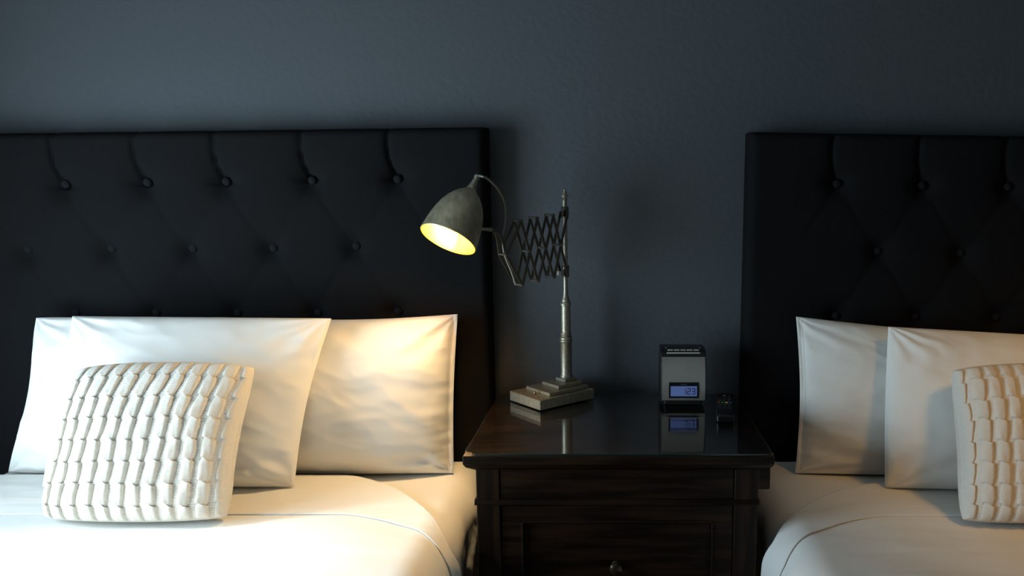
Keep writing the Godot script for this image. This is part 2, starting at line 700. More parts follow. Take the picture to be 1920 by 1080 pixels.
func bed(xc: float, inner: float) -> void:
	var lit := inner > 0.0
	var which := "bright left bed" if lit else "shadowed right bed"
	var base := thing("bed_base", "dark upholstered bed base under the mattress of the %s" % which, "bed base", Vector3(xc, 0, 1.1), "bed bases")
	var b := Mb.new()
	b.span(Vector3(xc - 0.68, 0.06, 0.10), Vector3(xc + 0.68, 0.225, 2.06), 0.01)
	obj("box", b, M.base, base)
	for sx in [-0.6, 0.6]:
		for z in [0.2, 1.95]:
			b = Mb.new()
			b.lathe(Transform3D(Basis(), Vector3(xc + sx, 0, z)), [Vector2(0, 0), Vector2(0.022, 0), Vector2(0.028, 0.061), Vector2(0, 0.061)], 16)
			obj("leg", b, M.base, base)
	# mattress in its fitted sheet
	var mt := thing("mattress", "mattress in a smooth white fitted sheet on the %s" % which, "mattress", Vector3(xc, 0.225, 1.1), "mattresses")
	var nu := 160
	var nv := 120
	var pts := PackedVector3Array()
	var uvs := PackedVector2Array()
	var nz := FastNoiseLite.new()
	nz.seed = 12
	nz.frequency = 1.0
	for j in nv:
		for i in nu:
			var z := 0.095 + 1.96 * pow(float(j) / (nv - 1), 1.5)
			var e := section(xc, float(i) / (nu - 1), 0.0, 0.23)
			var p: Vector3 = e[0]
			var hang := clampf((TOP - 0.01 - p.y) / 0.12, 0.0, 1.0)
			p += e[1] * (hang * 0.007 * sin(z * 34.0 + p.y * 22.0 + 3.0 * nz.get_noise_2d(z * 4.0, p.y * 5.0)) - 0.002 * absf(nz.get_noise_2d(p.x * 4.0, z * 6.0)))
			pts.append(Vector3(p.x, p.y, z))
			uvs.append(Vector2(e[2], z))
	b = Mb.new()
	b.grid(pts, nu, nv, uvs, -1.0)
	for k in [0, nv - 1]:
		var ring: Array = []
		for i in nu:
			ring.append(pts[k * nu + i])
		b.poly(ring, Vector3(xc, 0.4, 1.1))
	b.poly([pts[0], pts[nu - 1], pts[nv * nu - 1], pts[(nv - 1) * nu]], Vector3(xc, 0.5, 1.1))
	obj("fitted_sheet", b, M.sheet, mt)
	# the top sheet, turned down over the cover
	var sh := thing("bedspread", "smooth white cover with its turned-down sheet band on the %s" % which, "bedspread", Vector3(xc, TOP, 1.1), "white bedspreads")
	var fl := func(x: float) -> float: return fold_line(x, lit)
	var hl := func(x: float) -> float: return hem_line(x, lit)
	var foot := func(_x: float) -> float: return 2.075
	obj("cover", cloth_sheet(xc, inner, lit, 0.12, 0.009, 0.009, fl, foot, 150, 0.0045, 21), M.sheet, sh)
	var fl2 := func(x: float) -> float: return fold_line(x, lit) - 0.006
	var band := cloth_sheet(xc, inner, lit, 0.12, 0.021, 0.013, fl2, hl, 60, 0.0035, 21)
	obj("turned_down_band", band, M.sheet, sh)
	# the thickness of the band's stitched lower edge
	var rim: Array = []
	for i in 220:
		rim.append(band.v[59 * 220 + i] - Vector3(0, 0, 0) - band.n[59 * 220 + i] * 0.0016)
	b = Mb.new()
	b.tube(rim, 0.0018, 8)
	obj("hem", b, M.sheet, sh)


# ---------------------------------------------------------------- pillows
# c: bottom-left, bottom-right, top-right, top-left on the seam; bow: how far the left, right, bottom, top edges bend inwards
func pillow_side(c: Array, nu: int, nv: int, thick: float, fl: float, fr: float, bow: Array, crease: Callable, sgn: float, floor_y: float, power := 0.55, round_off := 0.0) -> Array:
	var pts := PackedVector3Array()
	var uvs := PackedVector2Array()
	var ax: Vector3 = (c[1] - c[0] + c[2] - c[3]).normalized()
	var ay: Vector3 = (c[3] - c[0] + c[2] - c[1]).normalized()
	var nrm := ax.cross(ay).normalized() * sgn
	var wd: float = (c[1] - c[0]).length()
	var ht: float = (c[3] - c[0]).length()
	for j in nv:
		for i in nu:
			var u := float(i) / (nu - 1)
			var v := float(j) / (nv - 1)
			u = u - 0.8 * sin(TAU * u) / TAU * 0.4
			v = v - 0.8 * sin(TAU * v) / TAU * 0.4
			var p: Vector3 = c[0].lerp(c[1], u).lerp(c[3].lerp(c[2], u), v)
			var su := sin(PI * u)
			var sv := sin(PI * v)
			# round the corners off
			var qx := 2.0 * u - 1.0
			var qy := 2.0 * v - 1.0
			p -= ax * (wd * 0.5 * qx * (1.0 - sqrt(1.0 - round_off * pow(qy, 6.0)))) + ay * (ht * 0.5 * qy * (1.0 - sqrt(1.0 - round_off * pow(qx, 6.0))))
			p += ax * sv * (bow[0] * (1.0 - u) - bow[1] * u) + ay * su * (bow[2] * (1.0 - v) - bow[3] * v)
			var ue := clampf((u - fl) / (1.0 - fl - fr), 0.0, 1.0)
			var a := 1.0 - pow(absf(2.0 * ue - 1.0), 2.6)
			var q := 1.0 - pow(absf(2.0 * pow(v, 0.9) - 1.0), 2.6)
			var t := thick * pow(maxf(a * q, 0.0), power)
			var edge := minf(minf(u, 1.0 - u), minf(v, 1.0 - v))
			t += 0.0025 * smoothstep(0.0, 0.006, edge)
			t += crease.call(u, v, a * q) * smoothstep(0.0, 0.018, edge)
			p += nrm * t
			if p.y < floor_y:
				p.y = floor_y + (p.y - floor_y) * 0.02
			pts.append(p)
			uvs.append(Vector2(u * wd, v * ht))
	return [pts, uvs]


func pillow(label: String, c: Array, front: float, back: float, fl: float, fr: float, bow: Array, sd: int, floor_y: float, power := 0.55, round_off := 0.0) -> void:
	var mid: Vector3 = (c[0] + c[1]) * 0.5
	var t := thing("pillow", label, "pillow", mid, "white bed pillows")
	var nz := FastNoiseLite.new()
	nz.seed = sd
	nz.frequency = 1.0
	nz.fractal_octaves = 2
	var rz := FastNoiseLite.new()
	rz.seed = sd + 40
	rz.frequency = 1.0
	rz.fractal_type = FastNoiseLite.FRACTAL_RIDGED
	rz.fractal_octaves = 2
	var crease := func(u: float, v: float, full: float) -> float:
		var e := 0.006 * nz.get_noise_2d(u * 2.4, v * 2.4)
		# creases that fan in from the corners and the open end
		for k in 4:
			var cx := float(k % 2)
			var cy := float(k / 2)
			var dx := absf(u - cx)
			var dy := absf(v - cy)
			var rr := sqrt(dx * dx + dy * dy)
			var ang := atan2(dy, dx)
			e += 0.0026 * sin(ang * 11.0 + sd + k * 2.0 + 3.0 * nz.get_noise_2d(u * 3.0 + k, v * 3.0)) * exp(-pow((rr - 0.16) / 0.14, 2))
		var side := maxf(exp(-(1.0 - u) * 6.0) if fr > 0.0 else 0.0, exp(-u * 6.0) if fl > 0.0 else 0.0)
		e += 0.0035 * side * (rz.get_noise_2d(u * 1.5, v * 5.0) - 0.2)
		e += 0.0025 * (rz.get_noise_2d(u * 2.5 + v * 1.2, v * 3.5) - 0.3)
		# slumped fold low down
		e -= 0.005 * exp(-pow((v - 0.13 - 0.05 * sin(u * 5.0 + sd)) / 0.045, 2)) * smoothstep(0.0, 0.3, full)
		return e
	var b := Mb.new()
	var nu := 130
	var nv := 100
	var f := pillow_side(c, nu, nv, front, fl, fr, bow, crease, 1.0, floor_y, power, round_off)
	b.grid(f[0], nu, nv, f[1], 1.0)
	var g := pillow_side(c, 50, 40, back, fl, fr, bow, func(_u, _v, _f): return 0.0, -1.0, floor_y, 0.55, round_off)
	b.grid(g[0], 50, 40, g[1], -1.0)
	obj("pillowcase", b, M.cotton, t)
	# the stitched line of the open end
	if fl + fr > 0.0:
		var at := (1.0 - fr) if fr > 0.0 else fl
		var i := 0
		while i < nu - 1 and f[1][i].x / (c[1] - c[0]).length() < at:
			i += 1
		var path: Array = []
		for j in range(3, nv - 3):
			path.append(f[0][j * nu + i])
		b = Mb.new()
		b.tube(path, 0.0012, 6)
		obj("hem_seam", b, M.seam, t)


func pillows() -> void:
	var y := TOP + 0.004
	pillow("white pillow with a bluish sheen at the far left, behind the front pillow", [Vector3(-1.690, y, 0.20), Vector3(-1.06, y, 0.20), Vector3(-1.02, 0.968, 0.15), Vector3(-1.600, 0.968, 0.15)], 0.065, 0.045, 0.0, 0.0, [0.024, 0.02, 0.0, 0.004], 3, y, 0.6, 0.035)
	pillow("warmly lit white pillow nearest the lamp, pointed corner up against the left headboard", [Vector3(-1.03, y, 0.20), Vector3(-0.443, y, 0.20), Vector3(-0.430, 0.974, 0.145), Vector3(-0.98, 0.964, 0.145)], 0.090, 0.045, 0.0, 0.022, [0.02, 0.006, 0.0, 0.010], 8, y, 0.62)
	y = TOP + 0.022
	pillow("large white pillow directly behind the pale knitted cushion on the left bed", [Vector3(-1.478, y, 0.345), Vector3(-0.825, y, 0.345), Vector3(-0.742, 0.978, 0.245), Vector3(-1.425, 0.984, 0.245)], 0.075, 0.045, 0.0, 0.0, [0.010, 0.016, 0.0, 0.0], 15, y)
	y = TOP + 0.004
	pillow("shaded white pillow with deep low creases, nearest the clock on the right bed", [Vector3(0.508, y, 0.20), Vector3(1.17, y, 0.225), Vector3(1.16, 0.908, 0.175), Vector3(0.508, 0.967, 0.145)], 0.065, 0.045, 0.02, 0.0, [0.012, 0.02, 0.0, 0.004], 27, y)
	y = TOP + 0.022
	pillow("shaded white pillow standing behind the beige knitted cushion on the right bed", [Vector3(0.703, y, 0.35), Vector3(1.36, y, 0.39), Vector3(1.36, 0.925, 0.28), Vector3(0.728, 0.956, 0.245)], 0.085, 0.030, 0.0, 0.0, [-0.004, 0.02, 0.0, 0.0], 31, y)
	y = TOP + 0.018
	cushion("pale cream cable-knit cushion, brightly lit in front of the left bed's pillows", [Vector3(-1.335, y, 0.535), Vector3(-0.897, y, 0.535), Vector3(-0.868, 0.888, 0.405), Vector3(-1.305, 0.884, 0.400)], 0.070, [0.004, 0.016, -0.006, -0.008], 2, y, 0.0)
	cushion("beige cable-knit cushion in shade at the picture's right edge", [Vector3(0.805, y, 0.550), Vector3(1.230, y, 0.55), Vector3(1.228, 0.888, 0.42), Vector3(0.817, 0.884, 0.42)], 0.075, [0.008, 0.016, -0.002, -0.010], 5, y, 0.37)


# relief of the cable knit: x in columns, y in lobes
func cable(x: float, y: float) -> float:
	var col := floorf(x)
	var s := (x - col) * 2.0 - 1.0                       # -1 .. 1 across a column
	var t := y + 0.15 * s                                # the crossings run on a slant
	var k := t - floorf(t)                               # 0 .. 1 up a lobe
	var right := 0.46 + 0.30 * sin(PI * 0.5 * pow(k, 0.6))
	var left := 0.46 + 0.30 * sin(PI * 0.5 * pow(1.0 - k, 0.6))
	# ribbed ground between the cables, lowest beside the cable on its left
	if s > right or s < -left:
		var g := (s - right) if s > 0.0 else (s + 2.0 - 0.62)
		return 0.26 * clampf(g / 0.75, 0.0, 1.0) + 0.06 * absf(sin(y * 24.0))
	var e := s / right if s > 0.0 else s / left
	var round_ := pow(1.0 - pow(absf(e), 5.0 if e > 0.0 else 2.4), 0.5)
	# each lobe dives under its neighbour at one shoulder and rides over it at the other
	var w := smoothstep(-0.45, 0.45, s)
	var over := lerpf(0.50 + 0.50 * pow(1.0 - k, 0.35), 0.50 + 0.50 * pow(k, 0.35), w)
	var ground := 0.26 if s < 0.0 else 0.0
	return maxf(ground * absf(e), round_ * over)


func cushion(label: String, c: Array, thick: float, bow: Array, sd: int, floor_y: float, phase: float) -> void:
	var mid: Vector3 = (c[0] + c[1]) * 0.5
	var t := thing("knitted_cushion", label, "cushion", mid, "cable-knit cushions")
	var nz := FastNoiseLite.new()
	nz.seed = sd
	nz.frequency = 1.0
	var ncol := 11.6
	var nrow := 7.5
	var crease := func(u: float, v: float, full: float) -> float:
		var wob := 0.12 * nz.get_noise_2d(u * 3.0, v * 3.0)
		return 0.0090 * cable(u * ncol + phase + wob, v * nrow + wob + 0.2) + 0.006 * nz.get_noise_2d(u * 2.0 + 9.0, v * 2.0)
	var b := Mb.new()
	var nu := 420
	var nv := 400
	var f := pillow_side(c, nu, nv, thick, 0.0, 0.0, bow, crease, 1.0, floor_y, 0.42, 0.07)
	b.grid(f[0], nu, nv, f[1], 1.0)
	obj("knitted_front", b, M.knit, t)
	b = Mb.new()
	var g := pillow_side(c, 120, 120, thick * 0.5, 0.0, 0.0, bow, crease, -1.0, floor_y, 0.42, 0.07)
	b.grid(g[0], 120, 120, g[1], -1.0)
	obj("knitted_back", b, M.knit, t)


# ---------------------------------------------------------------- nightstand
func nightstand() -> void:
	var t := thing("nightstand", "dark reddish-brown wooden nightstand with a round-knobbed drawer between the beds", "nightstand", Vector3(0.01, 0, 0.3))
	var zb := 0.04
	var zf := 0.565
	var b := Mb.new()
	b.span(Vector3(-0.337, 0.699, zb), Vector3(0.363, 0.7195, 0.587), 0.0022)
	obj("top", b, M.wood_x, t)
	# cove under the top: a frustum that narrows downwards
	b = Mb.new()
	var up: Array = [Vector3(-0.335, 0.699, zb), Vector3(0.361, 0.699, zb), Vector3(0.361, 0.699, 0.585), Vector3(-0.335, 0.699, 0.585)]
	var mi: Array = [Vector3(-0.331, 0.692, zb), Vector3(0.357, 0.692, zb), Vector3(0.357, 0.692, 0.581), Vector3(-0.331, 0.692, 0.581)]
	var lo: Array = [Vector3(-0.312, 0.681, zb), Vector3(0.334, 0.681, zb), Vector3(0.334, 0.681, 0.5665), Vector3(-0.312, 0.681, 0.5665)]
	for k in 4:
		var q := (k + 1) % 4
		b.poly([up[k], up[q], mi[q], mi[k]], Vector3(0.01, 0.69, 0.3))
		b.poly([mi[k], mi[q], lo[q], lo[k]], Vector3(0.01, 0.69, 0.3))
	b.poly(lo, Vector3(0.01, 0.75, 0.3))
	obj("cove_moulding", b, M.wood_x, t)
	b = Mb.new()
	b.span(Vector3(-0.308, 0.0, zb), Vector3(0.328, 0.685, 0.548), 0.002)
	obj("carcass", b, M.wood_y, t)
	# frieze rail and corner stiles above the waist moulding
	b = Mb.new()
	b.span(Vector3(-0.2575, 0.603, 0.53), Vector3(0.2765, 0.683, 0.562), 0.0015)
	obj("frieze", b, M.wood_x, t)
	for sx in [[-0.312, -0.2592], [0.2782, 0.332]]:
		b = Mb.new()
		b.span(Vector3(sx[0], 0.603, 0.51), Vector3(sx[1], 0.683, zf), 0.0018)
		obj("upper_stile", b, M.wood_y, t)
		b = Mb.new()
		b.span(Vector3(sx[0], 0.03, 0.51), Vector3(sx[1], 0.600, zf), 0.0018)
		obj("stile", b, M.wood_y, t)
	# waist moulding, a small nose profile
	b = Mb.new()
	var nose := PackedVector2Array([Vector2(0.0, 0.0), Vector2(0.004, 0.001), Vector2(0.0055, 0.003), Vector2(0.0045, 0.0055), Vector2(0.001, 0.013), Vector2(0.0, 0.013), Vector2(-0.02, 0.013), Vector2(-0.02, 0.0)])
	b.slab(Transform3D(Basis(Vector3(0, 0, 1), Vector3(0, 1, 0), Vector3(-1, 0, 0)), Vector3(0.335, 0.5965, zf)), nose, 0.651, 0.0004)
	obj("waist_moulding", b, M.wood_x, t)
	# a block at the right, under the overhang
	b = Mb.new()
	b.span(Vector3(0.330, 0.634, 0.30), Vector3(0.3585, 0.693, 0.566), 0.002)
	obj("side_block", b, M.wood_x, t)
	drawer(t, 0.330, 0.594)
	drawer(t, 0.060, 0.322)
	b = Mb.new()
	b.span(Vector3(-0.32, 0.0, zb), Vector3(0.34, 0.045, 0.572), 0.004)
	obj("plinth", b, M.wood_x, t)
	b = Mb.new()
	b.poly([Vector3(-0.3352, 0.7201, 0.5852), Vector3(-0.3352, 0.7201, 0.553), Vector3(-0.325, 0.7201, 0.556), Vector3(-0.3185, 0.7201, 0.563), Vector3(-0.3165, 0.7201, 0.5852)], Vector3(-0.32, 0.5, 0.57))
	obj("worn_corner", b, M.worn, t)
	# the loose sheet of glass on top
	var g := thing("glass_tabletop", "clear polished glass sheet covering the top of the dark nightstand", "glass top", Vector3(0.013, 0.72, 0.31))
	b = Mb.new()
	var out := PackedVector2Array()
	for k in [[0.361, 0.5845, 0.010, 0.0], [-0.335, 0.5845, 0.026, 1.0], [-0.335, 0.043, 0.006, 2.0], [0.361, 0.043, 0.006, 3.0]]:
		for s in 7:
			var a: float = (k[3] + s / 6.0) * PI / 2
			var r: float = k[2]
			var cx: float = k[0] - r * (1.0 if k[0] > 0.0 else -1.0)
			var cz: float = k[1] - r * (1.0 if k[1] > 0.3 else -1.0)
			out.append(Vector2(cx + r * cos(a), cz + r * sin(a)))
	b.slab(Transform3D(Basis(Vector3(1, 0, 0), Vector3(0, 0, 1), Vector3(0, 1, 0)), Vector3(0, 0.7204, 0)), out, 0.0054, 0.0007)
	obj("sheet", b, M.glass, g)
	b = Mb.new()
	b.span(Vector3(-0.309, 0.7208, 0.5828), Vector3(0.350, 0.7252, 0.5850), 0.0008)
	obj("polished_edge", b, M.glass_edge, g)


func drawer(t: Node3D, y0: float, y1: float) -> void:
	var x0 := -0.2565
	var x1 := 0.2755
	var i0 := -0.2085
	var i1 := 0.2290
	var m := 0.040
	var b := Mb.new()
	b.span(Vector3(x0, y1 - m, 0.52), Vector3(x1, y1, 0.561), 0.0012)
	b.span(Vector3(x0, y0, 0.52), Vector3(x1, y0 + m, 0.561), 0.0012)
	b.span(Vector3(x0, y0 + m, 0.52), Vector3(i0, y1 - m, 0.561), 0.0)
	b.span(Vector3(i1, y0 + m, 0.52), Vector3(x1, y1 - m, 0.561), 0.0)
	var dr := obj("drawer", b, M.wood_x, t)
	b = Mb.new()
	b.span(Vector3(i0 - 0.004, y0 + m - 0.004, 0.52), Vector3(i1 + 0.004, y1 - m + 0.004, 0.5545), 0.001)
	child("panel", b, M.wood_x, dr)
	b = Mb.new()
	for q in [[0.0, 0.0032], [0.0065, 0.0016]]:
		var e: float = q[0]
		var path: Array = [Vector3(i0 + e, y0 + m + e, 0.5612 - e * 0.6), Vector3(i1 - e, y0 + m + e, 0.5612 - e * 0.6), Vector3(i1 - e, y1 - m - e, 0.5612 - e * 0.6), Vector3(i0 + e, y1 - m - e, 0.5612 - e * 0.6)]
		for k in 4:
			b.tube([path[k], path[(k + 1) % 4]], q[1], 10)
	child("bead_moulding", b, M.wood_x, dr)
	b = Mb.new()
	var yk := 0.447 if y1 > 0.5 else (y0 + y1) * 0.5
	b.lathe(Transform3D(Basis(Vector3.RIGHT, PI / 2), Vector3(0.0073, yk, 0.5545)), [Vector2(0.0095, 0), Vector2(0.0095, 0.003), Vector2(0.0055, 0.006), Vector2(0.006, 0.012), Vector2(0.0125, 0.017), Vector2(0.0155, 0.021), Vector2(0.0155, 0.025), Vector2(0.0130, 0.0295), Vector2(0.0075, 0.032), Vector2(0, 0.033)], 28)
	child("knob", b, M.knob, dr)


# a sub-part: its parent is a mesh that already sits at minus its thing's place
func child(called: String, b: Mb, m: Material, parent: MeshInstance3D) -> MeshInstance3D:
	var o := MeshInstance3D.new()
	o.name = called
	o.mesh = b.mesh()
	o.material_override = m
	parent.add_child(o, true)
	return o


# ---------------------------------------------------------------- lamp
func lamp() -> void:
	var gy := 0.7262
	var p0 := Vector3(-0.133, 0, 0.100)
	var t := thing("table_lamp", "lit aged-brass table lamp with a scissor arm and bell shade on the nightstand", "lamp", Vector3(-0.133, gy, 0.100))
	var th := deg_to_rad(42.0)
	var d := Vector3(-cos(th), 0, sin(th))          # along the arm, towards the bed and the room
	var nn := Vector3(sin(th), 0, cos(th))          # across it
	var along := Basis(d, Vector3.UP, d.cross(Vector3.UP))
	# stepped base
	var y := gy + 0.0025
	for k in [[0.190, 0.143, 0.0268, 0.052], [0.137, 0.110, 0.0098, 0.034], [0.089, 0.077, 0.0098, 0.014], [0.044, 0.044, 0.0098, 0.0]]:
		var b := Mb.new()
		b.box(Transform3D(along, p0 + d * k[3] + Vector3(0, y + k[2] * 0.5, 0)), Vector3(k[0], k[2], k[1]), 0.0011)
		obj("base_plate", b, M.metal, t)
		y += k[2]
	for sx in [-1.0, 1.0]:
		for sz in [-1.0, 1.0]:
			var b := Mb.new()
			b.lathe(Transform3D(Basis(), p0 + d * (0.052 + sx * 0.08) + nn * sz * 0.055 + Vector3(0, gy, 0)), [Vector2(0, 0), Vector2(0.006, 0), Vector2(0.006, 0.003), Vector2(0, 0.003)], 12)
			obj("foot", b, M.rubber, t)
	# switch: a short stem with a copper ball
	var sp := p0 + d * 0.112 + nn * 0.005 + Vector3(0, gy + 0.029, 0)
	var b := Mb.new()
	b.tube([sp, sp + d * 0.003 + Vector3(0, 0.010, 0)], 0.0013, 8)
	b.lathe(Transform3D(Basis(), sp), [Vector2(0.0, 0), Vector2(0.0045, 0.0004), Vector2(0.004, 0.0012), Vector2(0, 0.0014)], 14)
	var sw := obj("switch", b, M.pin, t)
	b = Mb.new()
	var ball: Array = []
	for k in 13:
		var a := PI * k / 12.0
		ball.append(Vector2(0.0046 * sin(a), -0.0046 * cos(a)))
	b.lathe(Transform3D(Basis(), sp + d * 0.004 + nn * 0.001 + Vector3(0, 0.0045, 0)), ball, 16)
	child("switch_knob", b, M.copper, sw)
	# column
	var col := Transform3D(Basis(), p0)
	b = Mb.new()
	b.lathe(col, [Vector2(0, 0.784), Vector2(0.0175, 0.784), Vector2(0.0185, 0.786), Vector2(0.0185, 0.789), Vector2(0.0165, 0.7915), Vector2(0.0160, 0.794), Vector2(0.0160, 0.885), Vector2(0.0170, 0.887), Vector2(0.0183, 0.889), Vector2(0.0183, 0.892), Vector2(0.0170, 0.894), Vector2(0.0178, 0.8955), Vector2(0.0180, 0.899), Vector2(0.0165, 0.902), Vector2(0.0145, 0.9035), Vector2(0, 0.9035)], 36)
	obj("lower_column", b, M.metal, t)
	b = Mb.new()
	b.lathe(col, [Vector2(0, 0.9035), Vector2(0.0148, 0.9035), Vector2(0.0158, 0.9055), Vector2(0.0158, 0.9075), Vector2(0.0140, 0.909), Vector2(0.0152, 0.9105), Vector2(0.0156, 0.9125), Vector2(0.0148, 0.915), Vector2(0.0134, 0.916), Vector2(0.0134, 0.991), Vector2(0.0152, 0.9925), Vector2(0.0155, 0.9965), Vector2(0.0145, 0.999), Vector2(0.0135, 0.9995), Vector2(0.0140, 1.0015), Vector2(0.0120, 1.0035), Vector2(0.0122, 1.006), Vector2(0.0108, 1.009), Vector2(0.0085, 1.017), Vector2(0.0068, 1.024), Vector2(0.0066, 1.0265), Vector2(0.0082, 1.0275), Vector2(0.0082, 1.0295), Vector2(0.0064, 1.0305), Vector2(0, 1.0305)], 36)
	obj("upper_column", b, M.metal, t)
	b = Mb.new()
	b.lathe(col, [Vector2(0.0062, 1.028), Vector2(0.0062, 1.120), Vector2(0.0062, 1.126), Vector2(0.0082, 1.1275), Vector2(0.0082, 1.1305), Vector2(0.0062, 1.132), Vector2(0.0062, 1.288), Vector2(0, 1.288)], 28)
	obj("rod", b, M.metal, t)
	b = Mb.new()
	b.lathe(col, [Vector2(0, 1.286), Vector2(0.0078, 1.286), Vector2(0.0092, 1.288), Vector2(0.0078, 1.290), Vector2(0.0066, 1.2915), Vector2(0.0066, 1.2945), Vector2(0.0095, 1.2965), Vector2(0.0095, 1.299), Vector2(0.0070, 1.3005), Vector2(0.0050, 1.303), Vector2(0.0068, 1.3055), Vector2(0.0062, 1.309), Vector2(0.0036, 1.311), Vector2(0.0042, 1.3135), Vector2(0.0026, 1.3165), Vector2(0, 1.317)], 28)
	obj("finial", b, M.metal, t)
	for k in [[1.2375, 1.2685], [1.0725, 1.1055]]:
		b = Mb.new()
		b.lathe(col, [Vector2(0.0064, k[0]), Vector2(0.0098, k[0]), Vector2(0.0104, k[0] + 0.001), Vector2(0.0104, k[1] - 0.001), Vector2(0.0098, k[1]), Vector2(0.0064, k[1])], 28)
		b.box(Transform3D(along, p0 + d * 0.008 + nn * 0.006 + Vector3(0, (k[0] + k[1]) * 0.5 - 0.003, 0)), Vector3(0.012, 0.018, 0.010), 0.001)
		obj("collar", b, M.dark_metal, t)
	# scissor arm
	var s := [0.0035, 0.0525, 0.1065, 0.1585]
	var top: Array = []
	var bot: Array = []
	for k in 4:
		top.append(p0 + d * s[k] + Vector3(0, 1.2525 - 0.122 * s[k], 0))
		bot.append(p0 + d * s[k] + Vector3(0, 1.0835 - 0.128 * s[k], 0))
	var front := nn * 0.0155
	var rear := nn * -0.0165
	var pairs := [[top[0], bot[1]], [top[1], bot[0]], [top[1], bot[2]], [top[2], bot[1]], [top[2], bot[3]], [top[3], bot[2]]]
	var yoke_mid: Vector3 = p0 + d * 0.2075 + Vector3(0, 1.1465, 0)
	pairs.append([top[3], yoke_mid])
	for side in [front, rear]:
		for k in pairs.size():
			b = Mb.new()
			var lay: Vector3 = nn * (0.0013 if k % 2 == 0 else -0.0013)
			strap(b, pairs[k][0] + side + lay, pairs[k][1] + side + lay, nn)
			obj("arm_bar", b, M.dark_metal, t)
		# the bent straps that carry the shade
		b = Mb.new()
		var y_end: Vector3 = p0 + d * 0.246 + Vector3(0, 1.2115, 0)
		var bend: Array = [bot[3], yoke_mid, p0 + d * 0.2115 + Vector3(0, 1.170, 0), p0 + d * 0.2150 + Vector3(0, 1.187, 0), p0 + d * 0.2205 + Vector3(0, 1.199, 0), p0 + d * 0.2290 + Vector3(0, 1.2075, 0), y_end]
		var sq: Vector3 = side
		for k in bend.size() - 1:
			# the two straps close up towards the shade's joint
			var f0 := clampf((k - 1.0) / 5.0, 0.0, 1.0)
			var f1 := clampf(k / 5.0, 0.0, 1.0)
			strap(b, bend[k] + sq * (1.0 - 0.55 * f0), bend[k + 1] + sq * (1.0 - 0.55 * f1), nn, k == 0, k == bend.size() - 2)
		obj("shade_strap", b, M.dark_metal, t)
	# pins and spacers across the two layers
	var pins: Array = [top[1], top[2], top[3], bot[1], bot[2], bot[3], yoke_mid]
	for k in 3:
		pins.append((top[k] + bot[k + 1] + top[k + 1] + bot[k]) * 0.25)
	for p in pins:
		b = Mb.new()
		b.tube([p - nn * 0.0150, p + nn * 0.0140], 0.0032, 14)
		obj("spacer", b, M.pin, t)
		b = Mb.new()
		b.lathe(Transform3D(Basis(Quaternion(Vector3.UP, nn)), p + nn * 0.0175), [Vector2(0.0036, 0), Vector2(0.0032, 0.0014), Vector2(0.0018, 0.0022), Vector2(0, 0.0024)], 14)
		obj("rivet", b, M.dark_metal, t)
	b = Mb.new()
	b.box(Transform3D(along, p0 + d * 0.013 + nn * -0.012 + Vector3(0, 1.0835, 0)), Vector3(0.010, 0.0115, 0.010), 0.0008)
	obj("stop_block", b, M.steel, t)
	# shade: local y runs from the opening up to the neck
	var up := Vector3(0.319, 0.824, -0.469).normalized()
	var open := Vector3(-0.406, 1.190, 0.346)
	var sx := Transform3D(Basis(Quaternion(Vector3.UP, up)), open)
	var outer := [Vector2(0.0715, 0.0), Vector2(0.0725, 0.0012), Vector2(0.0722, 0.003), Vector2(0.0712, 0.012), Vector2(0.0692, 0.030), Vector2(0.0662, 0.050), Vector2(0.0620, 0.070), Vector2(0.0562, 0.089), Vector2(0.0480, 0.107), Vector2(0.0390, 0.121), Vector2(0.0290, 0.133), Vector2(0.0190, 0.142), Vector2(0.0135, 0.147), Vector2(0.0120, 0.152), Vector2(0.0110, 0.156), Vector2(0, 0.156)]
	b = Mb.new()
	b.lathe(sx, outer, 64)
	obj("shade", b, M.shade, t)
	b = Mb.new()
	var inner: Array = [Vector2(0, 0.138)]
	for k in range(10, -1, -1):
		inner.append(Vector2(outer[k].x - 0.0016, maxf(outer[k].y - 0.001, 0.0003)))
	inner.append(Vector2(0.0716, 0.0))
	b.lathe(sx, inner, 64)
	obj("shade_lining", b, M.lining, t)
	b = Mb.new()
	b.lathe(sx, [Vector2(0.0122, 0.150), Vector2(0.0125, 0.153), Vector2(0.0105, 0.159), Vector2(0.0090, 0.166), Vector2(0.0074, 0.172), Vector2(0.0078, 0.174), Vector2(0.0066, 0.178), Vector2(0.0070, 0.186), Vector2(0.0078, 0.187), Vector2(0.0078, 0.191), Vector2(0.0050, 0.194), Vector2(0, 0.1945)], 24)
	obj("neck", b, M.metal, t)
	# knuckle between the straps and the shade
	var jn: Vector3 = p0 + d * 0.249 + Vector3(0, 1.2125, 0)
	b = Mb.new()
	b.tube([jn - nn * 0.011, jn + nn * 0.011], 0.0048, 16)
	b.tube([jn, jn + d * 0.028 + Vector3(0, 0.002, 0)], 0.0042, 14)
	obj("knuckle", b, M.pin, t)
	# cord from the neck over to the arm
	var ctrl := [open + up * 0.193, Vector3(-0.328, 1.3455, 0.277), Vector3(-0.317, 1.340, 0.266), Vector3(-0.297, 1.318, 0.248), Vector3(-0.282, 1.287, 0.234), Vector3(-0.278, 1.253, 0.230), Vector3(-0.281, 1.218, 0.233), Vector3(-0.286, 1.195, 0.238), Vector3(-0.284, 1.150, 0.236), Vector3(-0.268, 1.100, 0.222), Vector3(-0.259, 1.066, 0.214)]
	var cv := Curve3D.new()
	for k in ctrl.size():
		var tan_: Vector3 = (ctrl[mini(k + 1, ctrl.size() - 1)] - ctrl[maxi(k - 1, 0)]) / 6.0
		cv.add_point(ctrl[k], -tan_, tan_)
	cv.bake_interval = 0.006
	b = Mb.new()
	b.tube(Array(cv.get_baked_points()), 0.0031, 12)
	obj("cord", b, M.cord, t)
